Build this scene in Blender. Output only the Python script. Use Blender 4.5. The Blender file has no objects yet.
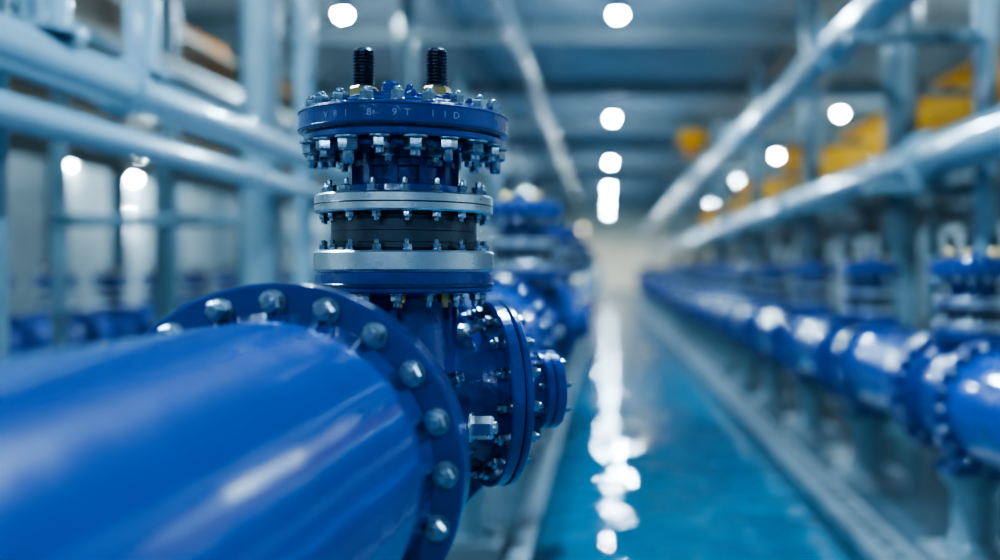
import bpy, math, random
from mathutils import Matrix, Vector
random.seed(7)
H=1.62                      # eye height over the floor
PI=math.pi
scene=bpy.context.scene
COL=scene.collection
# ------------------------------------------------------------------ materials
def new_mat(name,base,rough=.4,metal=0.,coat=0.,noise=0.,nscale=20.,bump=0.,bscale=60.,rvar=0.,emis=None,estr=0.,col2=None,bdist=.01,spec=.5):
    m=bpy.data.materials.new(name); m.use_nodes=True
    nt=m.node_tree; b=nt.nodes['Principled BSDF']
    b.inputs['Base Color'].default_value=(*base,1)
    b.inputs['Roughness'].default_value=rough
    b.inputs['Metallic'].default_value=metal
    b.inputs['Coat Weight'].default_value=coat
    b.inputs['Coat Roughness'].default_value=.05
    b.inputs['Specular IOR Level'].default_value=spec
    tc=nt.nodes.new('ShaderNodeTexCoord')
    if noise>0 or rvar>0:
        n=nt.nodes.new('ShaderNodeTexNoise'); n.inputs['Scale'].default_value=nscale; n.inputs['Detail'].default_value=6
        nt.links.new(tc.outputs['Object'],n.inputs['Vector'])
        if noise>0:
            mx=nt.nodes.new('ShaderNodeMix'); mx.data_type='RGBA'
            c2=col2 if col2 else tuple(c*(1-noise) for c in base)
            mx.inputs['A'].default_value=(*base,1); mx.inputs['B'].default_value=(*c2,1)
            cr=nt.nodes.new('ShaderNodeValToRGB'); cr.color_ramp.elements[0].position=.35; cr.color_ramp.elements[1].position=.7
            nt.links.new(n.outputs['Fac'],cr.inputs['Fac']); nt.links.new(cr.outputs['Color'],mx.inputs['Factor'])
            nt.links.new(mx.outputs['Result'],b.inputs['Base Color'])
        if rvar>0:
            mr=nt.nodes.new('ShaderNodeMapRange'); mr.inputs['To Min'].default_value=max(.02,rough-rvar); mr.inputs['To Max'].default_value=rough+rvar
            nt.links.new(n.outputs['Fac'],mr.inputs['Value']); nt.links.new(mr.outputs['Result'],b.inputs['Roughness'])
    if bump>0:
        n2=nt.nodes.new('ShaderNodeTexNoise'); n2.inputs['Scale'].default_value=bscale; n2.inputs['Detail'].default_value=4
        nt.links.new(tc.outputs['Object'],n2.inputs['Vector'])
        bp=nt.nodes.new('ShaderNodeBump'); bp.inputs['Strength'].default_value=bump; bp.inputs['Distance'].default_value=bdist
        nt.links.new(n2.outputs['Fac'],bp.inputs['Height']); nt.links.new(bp.outputs['Normal'],b.inputs['Normal'])
        nt.links.new(bp.outputs['Normal'],b.inputs['Coat Normal'])
    if emis:
        b.inputs['Emission Color'].default_value=(*emis,1); b.inputs['Emission Strength'].default_value=estr
    return m
M_PIPE=new_mat('blue_pipe_paint',(.0,.066,.36),.20,0,1.0,.2,3,.16,7,.04,bdist=.02,spec=.35)
M_BLUE=new_mat('blue_cast_paint',(.0,.042,.26),.2,.0,.9,.35,9,.16,70,.08)
M_DBLUE=new_mat('dark_blue_paint',(.002,.026,.14),.25,.1,.7,.3,12,.15,80,.08)
M_STEEL=new_mat('brushed_steel',(.80,.85,.90),.30,1,0,.12,40,.05,150,.10)
M_BOLT=new_mat('zinc_bolt',(.46,.56,.68),.24,1,0,.4,60,.1,200,.1)
M_BLACK=new_mat('black_oxide',(.022,.028,.042),.3,.6,.2,.3,40,.05,100,.1)
M_THREAD=new_mat('black_thread',(.08,.10,.15),.28,.9,0,.3,40,.05,100,.1)
M_PACK=new_mat('dark_packing',(.060,.078,.11),.32,.5,.3,.3,40,.05,100,.1)
M_BRASS=new_mat('brass_nut',(.85,.55,.25),.3,1,0,.2,50,.05,120,.1)
M_LETTER=new_mat('cast_letter_pale',(.22,.33,.54),.4)
M_WHITE=new_mat('pale_pipe_paint',(.27,.42,.51),.22,.0,.8,.12,4,.03,30,.05)
M_COLUMN=new_mat('pale_steel_paint',(.17,.26,.31),.35,0,.2,.2,3,.05,30)  # grey columns: shade is put into this darker paint
M_CONC=new_mat('pale_concrete',(.25,.31,.35),.45,0,0,.3,3,.25,25,.12)
M_FLOOR=new_mat('floor_concrete',(.08,.13,.17),.20,0,0,.35,1.2,.10,12,.12)
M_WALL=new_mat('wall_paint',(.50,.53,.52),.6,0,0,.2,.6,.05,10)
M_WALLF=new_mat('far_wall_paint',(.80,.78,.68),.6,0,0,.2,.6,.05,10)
M_CEIL=new_mat('ceiling_paint',(.46,.57,.62),.6,0,0,.25,.5,.05,10)
M_BEAM=new_mat('beam_paint',(.28,.36,.40),.5,0,0,.2,2)
M_YEL=new_mat('yellow_paint',(.85,.34,.0),.6,0,.0,.15,4,spec=.05)
M_ORANGE=new_mat('orange_paint',(.55,.17,.01),.55,0,.0,.2,4,spec=.1)
M_BEIGE=new_mat('beige_duct',(.24,.18,.12),.5,0,0,.2,3)
M_DARK=new_mat('dark_steel',(.05,.07,.09),.4,.4)
M_GLOW=new_mat('lamp_glass',(1,1,1),.3,emis=(.64,.87,1),estr=1000)
M_WGLOW=new_mat('warm_fill_glow',(1,1,1),.3,emis=(1,.85,.6),estr=40)  # glow of the added fill lamps near the far wall
M_WATER=new_mat('basin_water',(.0,.26,.36),.0,0,0)
def setup_water(m):
    nt=m.node_tree; b=nt.nodes['Principled BSDF']
    b.inputs['IOR'].default_value=1.33
    tc=nt.nodes.new('ShaderNodeTexCoord')
    mp=nt.nodes.new('ShaderNodeMapping'); mp.inputs['Scale'].default_value=(.8,1.3,1)
    n1=nt.nodes.new('ShaderNodeTexNoise'); n1.inputs['Scale'].default_value=2.1; n1.inputs['Detail'].default_value=1.0
    n2=nt.nodes.new('ShaderNodeTexNoise'); n2.inputs['Scale'].default_value=1.0; n2.inputs['Detail'].default_value=3
    nt.links.new(tc.outputs['Object'],mp.inputs['Vector']); nt.links.new(mp.outputs['Vector'],n1.inputs['Vector']); nt.links.new(tc.outputs['Object'],n2.inputs['Vector'])
    bp=nt.nodes.new('ShaderNodeBump'); bp.inputs['Strength'].default_value=1.; bp.inputs['Distance'].default_value=.055
    nt.links.new(n1.outputs['Fac'],bp.inputs['Height']); nt.links.new(bp.outputs['Normal'],b.inputs['Normal'])
    mx=nt.nodes.new('ShaderNodeMix'); mx.data_type='RGBA'
    mx.inputs['A'].default_value=(0,.10,.20,1); mx.inputs['B'].default_value=(.0,.20,.34,1)
    nt.links.new(n2.outputs['Fac'],mx.inputs['Factor']); nt.links.new(mx.outputs['Result'],b.inputs['Base Color'])
setup_water(M_WATER)
# ------------------------------------------------------------------ mesh builder
class MB:
    def __init__(s): s.v=[];s.f=[];s.mi=[];s.mats=[]
    def mid(s,m):
        if m not in s.mats: s.mats.append(m)
        return s.mats.index(m)
    def lathe(s,prof,M,mat,seg=48):
        k=s.mid(mat); rings=[]
        for r,h in prof:
            if r<1e-6:
                s.v.append(tuple(M@Vector((0,0,h)))); rings.append([len(s.v)-1])
            else:
                st=len(s.v)
                for i in range(seg):
                    a=2*PI*i/seg
                    s.v.append(tuple(M@Vector((r*math.cos(a),r*math.sin(a),h))))
                rings.append(list(range(st,st+seg)))
        for A,B in zip(rings,rings[1:]):
            if len(A)==1 and len(B)==1: continue
            for i in range(seg):
                j=(i+1)%seg
                if len(A)==1: s.f.append((A[0],B[j],B[i]))
                elif len(B)==1: s.f.append((A[i],A[j],B[0]))
                else: s.f.append((A[i],A[j],B[j],B[i]))
                s.mi.append(k)
    def disc(s,R,h0,h1,M,mat,seg=64,ch=.003):
        s.lathe([(0,h0),(R-ch,h0),(R,h0+ch),(R,h1-ch),(R-ch,h1),(0,h1)],M,mat,seg)
    def ring(s,R,rin,h0,h1,M,mat,seg=64,ch=.003):
        s.lathe([(rin,h0),(R-ch,h0),(R,h0+ch),(R,h1-ch),(R-ch,h1),(rin,h1),(rin,h0)],M,mat,seg)
    def box(s,lo,hi,mat,M=Matrix(),ch=0):
        k=s.mid(mat); st=len(s.v)
        for x in (lo[0],hi[0]):
            for y in (lo[1],hi[1]):
                for z in (lo[2],hi[2]): s.v.append(tuple(M@Vector((x,y,z))))
        for q in ((0,1,3,2),(4,6,7,5),(0,4,5,1),(2,3,7,6),(0,2,6,4),(1,5,7,3)):
            s.f.append(tuple(st+i for i in q)); s.mi.append(k)
    def bolt(s,M,size,mat=None,washer=True,tail=0.35,hgt=.6):
        mat=mat or M_BOLT
        r=size*.5; h=0
        if washer:
            s.lathe([(0,0),(r*1.25,0),(r*1.25,size*.08),(r*1.2,size*.1),(0,size*.1)],M,mat,20); h=size*.1
        H1=h+size*hgt
        s.lathe([(0,h),(r*.95,h),(r,h+size*.05),(r,H1-size*.1),(r*.84,H1),(0,H1)],M,mat,6)
        if tail>0:
            s.lathe([(r*.55,H1),(r*.55,H1+size*tail*.8),(r*.42,H1+size*tail),(0,H1+size*tail)],M,mat,12)
    def bolts(s,M,Rb,n,size,h,phase=0,flip=False,mat=None,**k):
        for i in range(n):
            a=phase+2*PI*i/n
            T=M@Matrix.Translation((Rb*math.cos(a),Rb*math.sin(a),h))
            if flip: T=T@Matrix.Rotation(PI,4,'X')
            T=T@Matrix.Rotation(random.uniform(0,PI),4,'Z')
            s.bolt(T,size,mat,**k)
    def build(s,name,loc=(0,0,0),angle=32):
        me=bpy.data.meshes.new(name); me.from_pydata(s.v,[],s.f)
        for m in s.mats: me.materials.append(m)
        me.polygons.foreach_set('material_index',s.mi)
        import bmesh
        bm=bmesh.new(); bm.from_mesh(me); bmesh.ops.recalc_face_normals(bm,faces=bm.faces); bm.to_mesh(me); bm.free()
        me.polygons.foreach_set('use_smooth',[True]*len(me.polygons))
        me.set_sharp_from_angle(angle=math.radians(angle))
        return obj(name,me,loc)
def obj(name,me,loc=(0,0,0)):
    o=bpy.data.objects.new(name,me); o.location=loc; COL.objects.link(o); return o
def axisM(origin,d):
    q=Vector((0,0,1)).rotation_difference(Vector(d).normalized())
    return Matrix.Translation(origin)@q.to_matrix().to_4x4()
AY=Matrix.Rotation(-PI/2,4,'X')     # local z -> +Y

R_P=.285; R_F=.352; R_B=.316
# ------------------------------------------------------------------ the valve
def letters(b,text,R,z,size,a0,da):
    a=a0
    for ch in text:
        if ch!=' ':
            cu=bpy.data.curves.new('t','FONT'); cu.body=ch; cu.size=size; cu.extrude=.0012; cu.align_x='CENTER'; cu.resolution_u=3
            o=bpy.data.objects.new('t',cu); COL.objects.link(o)
            dg=bpy.context.evaluated_depsgraph_get(); dg.update()
            me=o.evaluated_get(dg).to_mesh()
            out=Vector((math.cos(a),math.sin(a),0)); tan=Vector((-math.sin(a),math.cos(a),0))
            k=b.mid(M_LETTER); st=len(b.v)
            for v in me.vertices:
                p=tan*v.co.x+Vector((0,0,1))*v.co.y+out*(R+v.co.z)+Vector((0,0,z)); b.v.append(tuple(b.NM@p))
            for p in me.polygons: b.f.append(tuple(st+i for i in p.vertices)); b.mi.append(k)
            o.evaluated_get(dg).to_mesh_clear()
            bpy.data.objects.remove(o); bpy.data.curves.remove(cu)
        a+=da
def valve_mesh(b,neck_x,L0,L1,outlet,nstuds=2):
    """origin on the pipe axis; pipe along Y; bonnet at neck_x"""
    prof=[(0,-L0+.05),(.285,-L0+.05),(.27,-L0+.075),(.25,-L0+.12),(.255,-.2),(.272,-.1),(.28,0),(.272,.1),(.255,.2),(.25,L1-.12),(.27,L1-.075),(.285,L1-.05),(0,L1-.05)]
    b.lathe(prof,AY,M_BLUE,72)
    for yy,sg in ((-L0,1),(L1,-1)):
        h0,h1=(yy,yy+.04*sg)
        lo,hi=min(h0,h1),max(h0,h1)
        b.disc(R_F,lo,hi,AY,M_BLUE,96,.005)
        b.bolts(AY,R_B,20,.034,hi if sg>0 else lo,0,flip=(sg<0))
        b.bolts(AY,R_B,20,.041,yy-.043*sg,0,flip=(sg>0),tail=.3)
    for a in (-.35,.35):
        b.ring(.292,.2,a*.6-.012,a*.6+.012,AY,M_BLUE,64,.004)
    N=Matrix.Translation((neck_x,0,.376)); b.NM=N
    b.lathe([(.150,-.34),(.128,-.22),(.113,-.15),(.111,-.09),(.118,-.065),(.150,-.052),(.150,-.05)],N,M_BLUE,64)
    for a in (0,PI/2,PI,-PI/2,-.35):
        Rm=N@Matrix.Rotation(a,4,'Z'); b.box((.10,-.008,-.25),(.122,.008,-.05),M_BLUE,Rm)
    b.disc(.205,-.052,-.004,N,M_BLUE,96,.005)
    b.ring(.209,.15,-.040,-.030,N,M_DBLUE,96,.002)
    b.disc(.207,-.002,.043,N,M_STEEL,96,.004)
    b.bolts(N,.178,16,.026,-.052,.1,flip=True,tail=.5)
    for a in (-2.2,-.75,-1.45): b.bolt(N@Matrix.Rotation(a,4,'Z')@Matrix.Translation((.15,0,-.053))@Matrix.Rotation(PI,4,'X'),.030,M_BRASS)
    b.bolts(N,.186,18,.021,.043,.05,tail=.5)
    pr=[(0,.04),(.168,.043),(.168,.060),(.165,.0605),(.165,.0625),(.168,.063),(.168,.086),(.165,.0865),(.165,.0885),(.168,.089),(.168,.112),(.165,.1125),(.165,.1145),(.168,.115),(.168,.132),(0,.133)]
    b.lathe(pr,N,M_PACK,96)
    b.ring(.174,.15,.043,.050,N,M_BLACK,80,.002); b.ring(.174,.15,.122,.130,N,M_BLACK,80,.002)
    b.bolts(N,.186,18,.021,.130,.05,flip=True,tail=.4)
    b.disc(.205,.130,.172,N,M_STEEL,96,.004)
    b.ring(.2062,.19,.148,.151,N,M_BLACK,96,.0008)
    b.bolts(N,.180,16,.024,.172,.2,tail=.6)
    b.lathe([(0,.172),(.150,.172),(.152,.176),(.150,.190),(.135,.194),(.120,.197),(.112,.205),(.112,.232),(.124,.236),(.124,.250),(.112,.254),(.112,.268),(.13,.272),(.135,.285),(.135,.30),(0,.30)],N,M_BLUE,64)
    for i in range(12):
        b.box((.105,-.009,.196),(.128,.009,.28),M_BLUE,N@Matrix.Rotation(2*PI*i/12,4,'Z'))
    b.disc(.200,.272,.286,N,M_BLUE,96,.004)
    b.disc(.228,.289,.308,N,M_BLUE,96,.004)
    b.disc(.240,.311,.362,N,M_BLUE,96,.007)
    b.ring(.2425,.2,.352,.357,N,M_BLUE,96,.002); b.ring(.2425,.2,.314,.319,N,M_BLUE,96,.002)
    b.disc(.190,.360,.378,N,M_BLUE,80,.005)
    b.disc(.140,.378,.396,N,M_BLUE,64,.004)
    for i in range(18):
        a=.13+2*PI*i/18
        T=N@Matrix.Translation((.211*math.cos(a),.211*math.sin(a),.289))@Matrix.Rotation(PI,4,'X')@Matrix.Rotation(random.random()*3,4,'Z')
        b.bolt(T,.042 if i%2 else .048,M_BOLT,tail=.3 if i%3 else .6,hgt=.55)
    b.bolts(N,.165,10,.032,.272,.3,flip=True,tail=.4,hgt=.6)
    b.bolts(N,.213,20,.033,.362,.13,tail=.25)
    b.bolts(N,.163,12,.024,.378,.3,tail=.2,mat=M_BLUE,hgt=.5)
    b.lathe([(.021,.38),(.021,.425),(.016,.431),(0,.431)],N@Matrix.Translation((-.02,-.06,0)),M_BLUE,20)
    b.bolt(N@Matrix.Translation((.025,-.07,.396)),.026,M_BLUE)
    letters(b,'V8I 8 9T IID',.2403,.327,.021,-PI/2-.56,.112)
    pos=[(-.097,.0),(.075,.0)] if nstuds==2 else [(-.12,.0),(0,.06),(.12,0)]
    for (x,y) in pos:
        T=N@Matrix.Translation((x,y,0))
        b.disc(.038,.394,.400,T,M_BOLT,24,.002)
        b.lathe([(0,.400),(.029,.400),(.0325,.403),(.0325,.426),(.028,.431),(0,.431)],T@Matrix.Rotation(.35,4,'Z'),M_BRASS,6)
        pr=[(.019,.42)]; z=.431
        while z<.505: pr+=[(.0250,z+.0030),(.0250,z+.0042),(.0195,z+.0074)]; z+=.0078
        pr+=[(.0235,z+.002),(.0235,z+.006),(.019,z+.011),(0,z+.011)]
        b.lathe(pr,T,M_THREAD,28)
    b.box((-.12,-.10,-.36),(.12,.10,-.24),M_BLUE); b.box((-.17,-.15,-.385),(.17,.15,-.36),M_BLUE)
    if outlet:
        d=Vector((math.cos(math.radians(25)),math.sin(math.radians(25)),0))
        c=Vector((.335,.15,.07)); O=axisM(c,d)
        b.lathe([(.19,-.28),(.165,-.16),(.155,-.08),(.17,-.05),(.2,-.035)],O,M_BLUE,64)
        b.disc(.232,-.035,-.003,O,M_BLUE,80,.004); b.disc(.232,.0,.018,O,M_BLUE,80,.004)
        b.bolts(O,.200,16,.030,-.035,.1,flip=True); b.bolts(O,.200,16,.028,.018,.1)
        b.lathe([(.16,.018),(.12,.04),(.084,.065),(.078,.08),(.078,.12)],O,M_BLUE,48)
        b.disc(.100,.105,.127,O,M_BLUE,48,.003); b.disc(.100,.129,.155,O,M_BLUE,48,.003)
        b.bolts(O,.082,8,.018,.155,.2); b.bolts(O,.082,8,.018,.105,.2,flip=True)
        b.lathe([(.06,0),(.045,-.05),(.03,-.09),(.03,-.12),(0,-.12)],Matrix.Translation(c+d*.09),M_BLUE,24)
        P=axisM((.20,-.15,.03),(1,-.05,0))
        b.lathe([(.045,0),(.042,.08),(.034,.095),(.034,.115),(0,.115)],P,M_BLUE,32)
        b.bolt(P@Matrix.Translation((0,0,.115)),.052,M_STEEL,hgt=.9,tail=.15)
        P=axisM((.19,-.17,.10),(1,-.1,.4))
        b.lathe([(.03,0),(.028,.09),(0,.092)],P,M_BLUE,24); b.bolt(P@Matrix.Translation((0,0,.09)),.034,M_BOLT)
LX=-.61; LZ=H-.376
b=MB(); valve_mesh(b,.139,.46,.46,True)
v0=b.build('gate_valve',(LX,2.29,LZ))
meL=v0.data
LY=[2.29+3.25*i for i in range(15)]
for y in LY[1:]: obj('gate_valve',meL,(LX,y,LZ))
RX=2.0; RZ=H-.70
b=MB(); valve_mesh(b,0,.36,.36,False,3)
RY=[3.2+2.08*i for i in range(26)]
first=b.build('gate_valve',(RX,RY[0],RZ)); meR=first.data
for y in RY[1:]: obj('gate_valve',meR,(RX,y,RZ))
BX=-6.3; BZ=H-.82
BY=[7.4+1.25*i for i in range(22)]
for y in BY: obj('gate_valve',meR,(BX,y,BZ))
# ------------------------------------------------------------------ pipe runs
def pipe_seg(x,y0,y1,z,f0=True,f1=True):
    b=MB(); e=.002
    a,c=y0+e,y1-e
    pr=[(0,a)]
    pr+=[(R_P+.012,a),(R_P+.012,a+.05),(R_P,a+.075)] if f0 else [(R_P,a)]
    n=3
    for i in range(1,n): pr.append((R_P,a+.08+(c-a-.16)*i/n))
    pr+=[(R_P,c-.075),(R_P+.012,c-.05),(R_P+.012,c)] if f1 else [(R_P,c)]
    pr+=[(0,c)]
    pr=[(r,h-y0) for r,h in pr]
    b.lathe(pr,AY,M_PIPE,128)
    if f0: b.disc(R_F,e,.041,AY,M_BLUE,96,.005)
    if f1: b.disc(R_F,y1-y0-.041,y1-y0-e,AY,M_BLUE,96,.005)
    return b.build('blue_water_pipe',(x,y0,z))
pipe_seg(LX,-2.2,LY[0]-.46,LZ,False,True)
for y0,y1 in zip(LY,LY[1:]): pipe_seg(LX,y0+.46,y1-.46,LZ)
pipe_seg(RX,-1.0,RY[0]-.36,RZ,False,True)
o=pipe_seg(RX,RY[0]+.36,RY[1]-.36,RZ)
for y in RY[1:-1]: obj('blue_water_pipe',o.data,(RX,y+.36,RZ))
o=pipe_seg(BX,BY[0]+.36,BY[1]-.36,BZ)
for y in BY[1:-1]: obj('blue_water_pipe',o.data,(BX,y+.36,BZ))
# ------------------------------------------------------------------ supports
def support(h):
    b=MB()
    b.box((-.24,-.20,0),(.24,.20,.10),M_CONC)
    b.lathe([(0,.10),(.17,.10),(.17,.125),(.12,.135),(.11,.16),(.11,h-.12),(.15,h-.06),(.17,h-.03),(.17,h-.002),(0,h-.002)],Matrix(),M_COLUMN,32)
    b.bolts(Matrix(),.145,6,.03,.125)
    return b
hR=RZ-.385
s=support(hR).build('pipe_support',(RX,RY[0],0))
for y in RY[1:]: obj('pipe_support',s.data,(RX,y,0))
s=support(LZ-.385).build('pipe_support',(LX-.2,LY[0],0))
for y in LY[1:]: obj('pipe_support',s.data,(LX-.2,y,0))
s=support(BZ-.385).build('pipe_support',(BX,BY[0],0))
for y in BY[1:]: obj('pipe_support',s.data,(BX,y,0))
# ------------------------------------------------------------------ room shell
XL,XR,Y0,Y1,ZC=-12.,9.,-8.,76.,H+4.35
WZ=-.16; WX0,WX1=-.42,1.48
def boxo(name,lo,hi,mat):
    b=MB(); c=[(l+h)/2 for l,h in zip(lo,hi)]
    b.box([l-m for l,m in zip(lo,c)],[h-m for h,m in zip(hi,c)],mat); return b.build(name,c)
boxo('floor',(XL,Y0,-.9),(WX0,Y1,0),M_FLOOR)
boxo('floor',(WX1,Y0,-.9),(XR,Y1,0),M_FLOOR)
boxo('channel_bottom',(WX0,Y0,-1.0),(WX1,Y1,-.88),M_CONC)
boxo('channel_water',(WX0,Y0,-.88),(WX1,Y1,WZ),M_WATER)
b=MB()
b.box((WX1,Y0,0),(WX1+.09,Y1,.05),M_CONC); b.box((WX1+.20,Y0,0),(WX1+.26,Y1,.04),M_CONC)
for i in range(300):
    y=1+i*.25; b.box((WX1+.09,y,0),(WX1+.20,y+.12,.02),M_CONC)
b.build('channel_kerb')
b=MB(); b.box((WX0-.12,Y0,0),(WX0,Y1,.04),M_CONC); b.build('channel_kerb')
boxo('wall_left',(XL-.2,Y0,0),(XL,Y1,ZC),M_WALL)
boxo('wall_right',(XR,Y0,0),(XR+.2,Y1,ZC),M_WALL)
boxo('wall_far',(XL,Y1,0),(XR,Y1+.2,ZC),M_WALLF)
boxo('ceiling',(XL,Y0,ZC),(XR,Y1,ZC+.2),M_CEIL)
b=MB()
for i in range(15):
    y=-4+i*5.3; b.box((XL,y-.12,ZC-.34),(XR,y+.12,ZC-.30),M_BEAM); b.box((XL,y-.02,ZC-.30),(XR,y+.02,ZC),M_BEAM)
for x in (-8,-2.6,3.4,7.5):
    b.box((x-.09,Y0,ZC-.22),(x+.09,Y1,ZC-.19),M_BEAM); b.box((x-.015,Y0,ZC-.2),(x+.015,Y1,ZC),M_BEAM)
b.build('ceiling_beams')
b=MB()
for i in range(27):
    y=-6+i*3.0
    b.box((XL,y,.0),(XL+.12,y+.25,ZC-.36),M_COLUMN); b.box((XR-.12,y,0),(XR,y+.25,ZC-.36),M_COLUMN)
b.build('trim_1')
# ------------------------------------------------------------------ overhead pipework
def run(name,p,q,r,mat,collar=0,seg=32):
    p=Vector(p);q=Vector(q);L=(q-p).length
    b=MB(); M=axisM((0,0,0),q-p)
    b.disc(r,0,L,M,mat,seg,.004)
    if collar:
        n=int(L/collar)
        for i in range(1,n+1):
            h=i*collar-.4
            b.disc(r*1.28,h,h+.03,M,mat,seg,.004); b.disc(r*1.28,h+.035,h+.065,M,mat,seg,.004)
    return b.build(name,p)
run('overhead_pipe',(-2.5,-3,H+.94),(-2.5,60,H+.94),.112,M_WHITE,4.2)
run('overhead_pipe',(-2.5,-3,H+.665),(-2.5,60,H+.665),.078,M_WHITE,5.1)
run('overhead_pipe',(2.6,-3,H+.89),(2.6,60,H+.89),.175,M_WHITE,5.6)
run('overhead_pipe',(2.2,-3,H+2.12),(2.2,60,H+2.12),.18,M_WHITE,6.3)
run('overhead_pipe',(-1.48,-3,H+3.85),(-1.48,60,H+3.85),.09,M_WHITE)
run('overhead_pipe',(-4.6,0,H+2.1),(-4.6,60,H+2.1),.14,M_BEIGE)
run('overhead_pipe',(-3.9,0,H+1.75),(-3.9,60,H+1.75),.07,M_COLUMN)
run('overhead_pipe',(3.3,0,H+3.2),(3.3,60,H+3.2),.12,M_COLUMN)
def column(x,y,r,top=ZC-.36,mat=M_WHITE,name='steel_column',z0=0):
    b=MB(); top-=z0
    b.lathe([(0,0),(r*1.7,0),(r*1.7,.03),(r,.035),(r,top-.05),(r*1.5,top-.045),(r*1.5,top),(0,top)],Matrix(),mat,32)
    b.bolts(Matrix(),r*1.4,6,.03,.03)
    return b.build(name,(x,y,z0))
for y,r in ((5.25,.085),(4.35,.10)):
    column(-2.5,y,r,mat=M_WHITE,name='pipe_hanger',z0=H+.94+.112)
for y,r,mt in ((4.45,.06,M_COLUMN),(8.15,.15,M_COLUMN),(9.15,.09,M_WHITE),(14,.12,M_COLUMN),(19,.12,M_COLUMN),(26,.12,M_COLUMN),(34,.12,M_COLUMN)): column(-2.74-r,y,r,mat=mt)
for y,r in ((7.5,.09),(9.9,.17),(14,.13),(19,.13),(25,.13),(32,.13),(40,.13)): column(2.85+r,y,r,mat=M_COLUMN if r>.1 else M_WHITE)
for y in (11.5,15,19.5,24,30,40): column(-5.2,y,.14,mat=M_COLUMN)
for y in (8.6,13,18,24,32,40): column(-9.0,y,.16,mat=M_COLUMN)
for y in (12,17,24,32): column(8.2,y,.15,mat=M_COLUMN)
for y in (8.5,14,19,26):
    run('rack_crossbar',(-3.1,y+.32,H+.45),(-5.0,y+.32,H+.45),.06,M_COLUMN)
for y in (7.5,9.9,14,19,25):
    run('rack_crossbar',(2.1,y+.32,H+.65),(3.85,y+.32,H+.65),.05,M_COLUMN)
    run('rack_crossbar',(1.95,y+.32,H+1.87),(3.85,y+.32,H+1.87),.05,M_COLUMN)
# yellow crane beam and trolley
b=MB()
b.box((3.92,3,H+1.52),(4.26,45,H+1.58),M_YEL); b.box((4.0,3,H+1.58),(4.18,45,H+2.16),M_YEL); b.box((3.92,3,H+2.16),(4.26,45,H+2.22),M_YEL)
b.box((4.66,7,H+1.60),(5.0,45,H+1.64),M_YEL); b.box((4.78,7,H+1.64),(4.90,45,H+1.95),M_YEL); b.box((4.66,7,H+1.95),(5.0,45,H+2.0),M_YEL)
for y in range(4,45,4): b.box((4.04,y,0),(4.10,y+.12,H+1.52),M_COLUMN)
for y in range(8,45,4): b.box((4.82,y,0),(4.88,y+.12,H+1.60),M_COLUMN)
for y in (22,30): b.box((4.3,y,H+2.22),(4.9,y+1.4,H+3.0),M_YEL)
b.build('yellow_crane_beam')
b=MB()
b.box((2.1,26.6,H+3.5),(2.75,27.6,H+3.8),M_YEL); b.box((2.15,26.8,H+3.8),(2.22,27.4,ZC-.34),M_DARK); b.box((2.6,26.8,H+3.8),(2.67,27.4,ZC-.34),M_DARK)
b.lathe([(0,-.35),(.12,-.35),(.16,-.3),(.16,0),(0,0)],Matrix.Translation((2.42,27.1,H+3.5)),M_ORANGE,24)
b.build('hoist_trolley')
b=MB()
b.box((5.6,5,H+.9),(7.6,50,H+1.0),M_DARK)
for y in range(5,50,1): b.box((5.6,y,H+1.0),(5.64,y+.04,H+2.0),M_COLUMN)
for z in (1.35,1.7,2.0): b.box((5.6,5,H+z),(5.64,50,H+z+.04),M_COLUMN)
for y in range(5,50,5): b.box((5.6,y,0),(5.75,y+.15,H+.9),M_COLUMN); b.box((7.4,y,0),(7.55,y+.15,H+.9),M_COLUMN)
for k in range(12): b.box((5.9,6+k*3.3,H+1.0),(7.2,8+k*3.3,H+1.5+.5*(k%3)),(M_DARK,M_BEAM,M_COLUMN)[k%3])
b.build('walkway_platform')
b=MB()
for z in (1.5,2.3,3.1):
    b.box((-7.6,5,H+z),(-5.6,40,H+z+.06),M_BEIGE)
    for k in range(6): b.box((-7.5+k*.33,5,H+z+.06),(-7.5+k*.33+.12,40,H+z+.22),(M_BEIGE,M_DARK,M_DARK,M_ORANGE,M_BEIGE,M_ORANGE)[k])
for y in range(5,41,5): b.box((-5.7,y,0),(-5.58,y+.12,ZC-.36),M_COLUMN); b.box((-7.6,y,0),(-7.5,y+.12,ZC-.36),M_COLUMN)
b.build('cable_rack')
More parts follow.
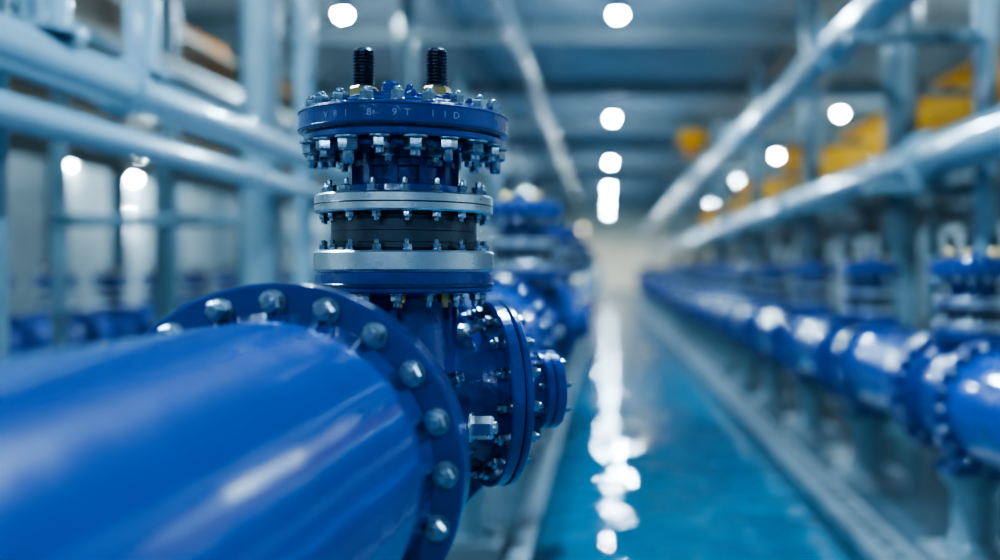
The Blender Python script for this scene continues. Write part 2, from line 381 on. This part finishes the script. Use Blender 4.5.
# ------------------------------------------------------------------ lamps
def lamp(x,y,z,r=.16,power=300,name='pendant_lamp',col=(.48,.78,1),glow=None):
    b=MB(); T=Matrix()
    b.lathe([(0,.16),(r*.6,.16),(r*.9,.10),(r*1.25,.0),(r*1.2,.0),(r*.8,.09),(0,.09)],T,M_DARK,32)
    b.lathe([(r*1.0,.01),(r*.9,-.03),(r*.55,-.06),(0,-.07)],T,glow or M_GLOW,32)
    if z<ZC-.2: b.lathe([(.012,.16),(.012,ZC-z)],T,M_DARK,8)
    o=b.build(name,(x,y,z))
    L=bpy.data.lights.new('lamp_light','AREA'); L.shape='DISK'; L.size=r*2.2; L.energy=power; L.color=col
    lo=bpy.data.objects.new('lamp_light',L); lo.parent=o; lo.location=(0,0,-.09); COL.objects.link(lo)
for i,y in enumerate((-6,4.6,15.2,25.6,36,47,56,68)):
    lamp(.2,y,H+4.0,.09,340)
for y in (-6,4.6,15.2,26,37,50): lamp(-4.1,y,H+4.0,.09,340)
for y in (3,14,24.8,34,43.5,55): lamp(6.0,y,H+4.0,.09,340)
for y in (0,12,26,40): lamp(-9.5,y,H+4.0,.09,300)
for x in (-5,-1.6,3.2): lamp(x,71,H+3.0,.12,260,col=(1,.9,.75),glow=M_WGLOW)  # added warm fill, shaped as pendants, to brighten the far wall
def wlamp(x,y,z,r=.17):
    b=MB(); b.lathe([(0,0),(r*.6,0),(r*.6,.1),(0,.1)],axisM((0,0,0),(1,0,0)),M_DARK,24)
    b.lathe([(r,.1),(r,.14),(r*.7,.2),(0,.24)],axisM((0,0,0),(1,0,0)),M_GLOW,24)
    b.build('wall_lamp',(x,y,z))
for y,z in ((21.6,2.4),(24.5,2.32),(24.3,1.32)): wlamp(XL,y,H+z,.08)
# ------------------------------------------------------------------ world, camera
w=bpy.data.worlds.new('World'); scene.world=w; w.use_nodes=True
w.node_tree.nodes['Background'].inputs['Color'].default_value=(.24,.56,.95,1)
w.node_tree.nodes['Background'].inputs['Strength'].default_value=.30
scene.view_settings.look='AgX - Medium High Contrast'
cam=bpy.data.cameras.new('Camera'); co=bpy.data.objects.new('Camera',cam); COL.objects.link(co)
co.location=(0,0,H); co.rotation_euler=(PI/2,0,0)
cam.sensor_width=36; cam.lens=35; cam.shift_x=-.105; cam.shift_y=-.010
cam.dof.use_dof=True; cam.dof.focus_distance=2.14; cam.dof.aperture_fstop=.76
cam.clip_start=.05
scene.camera=co
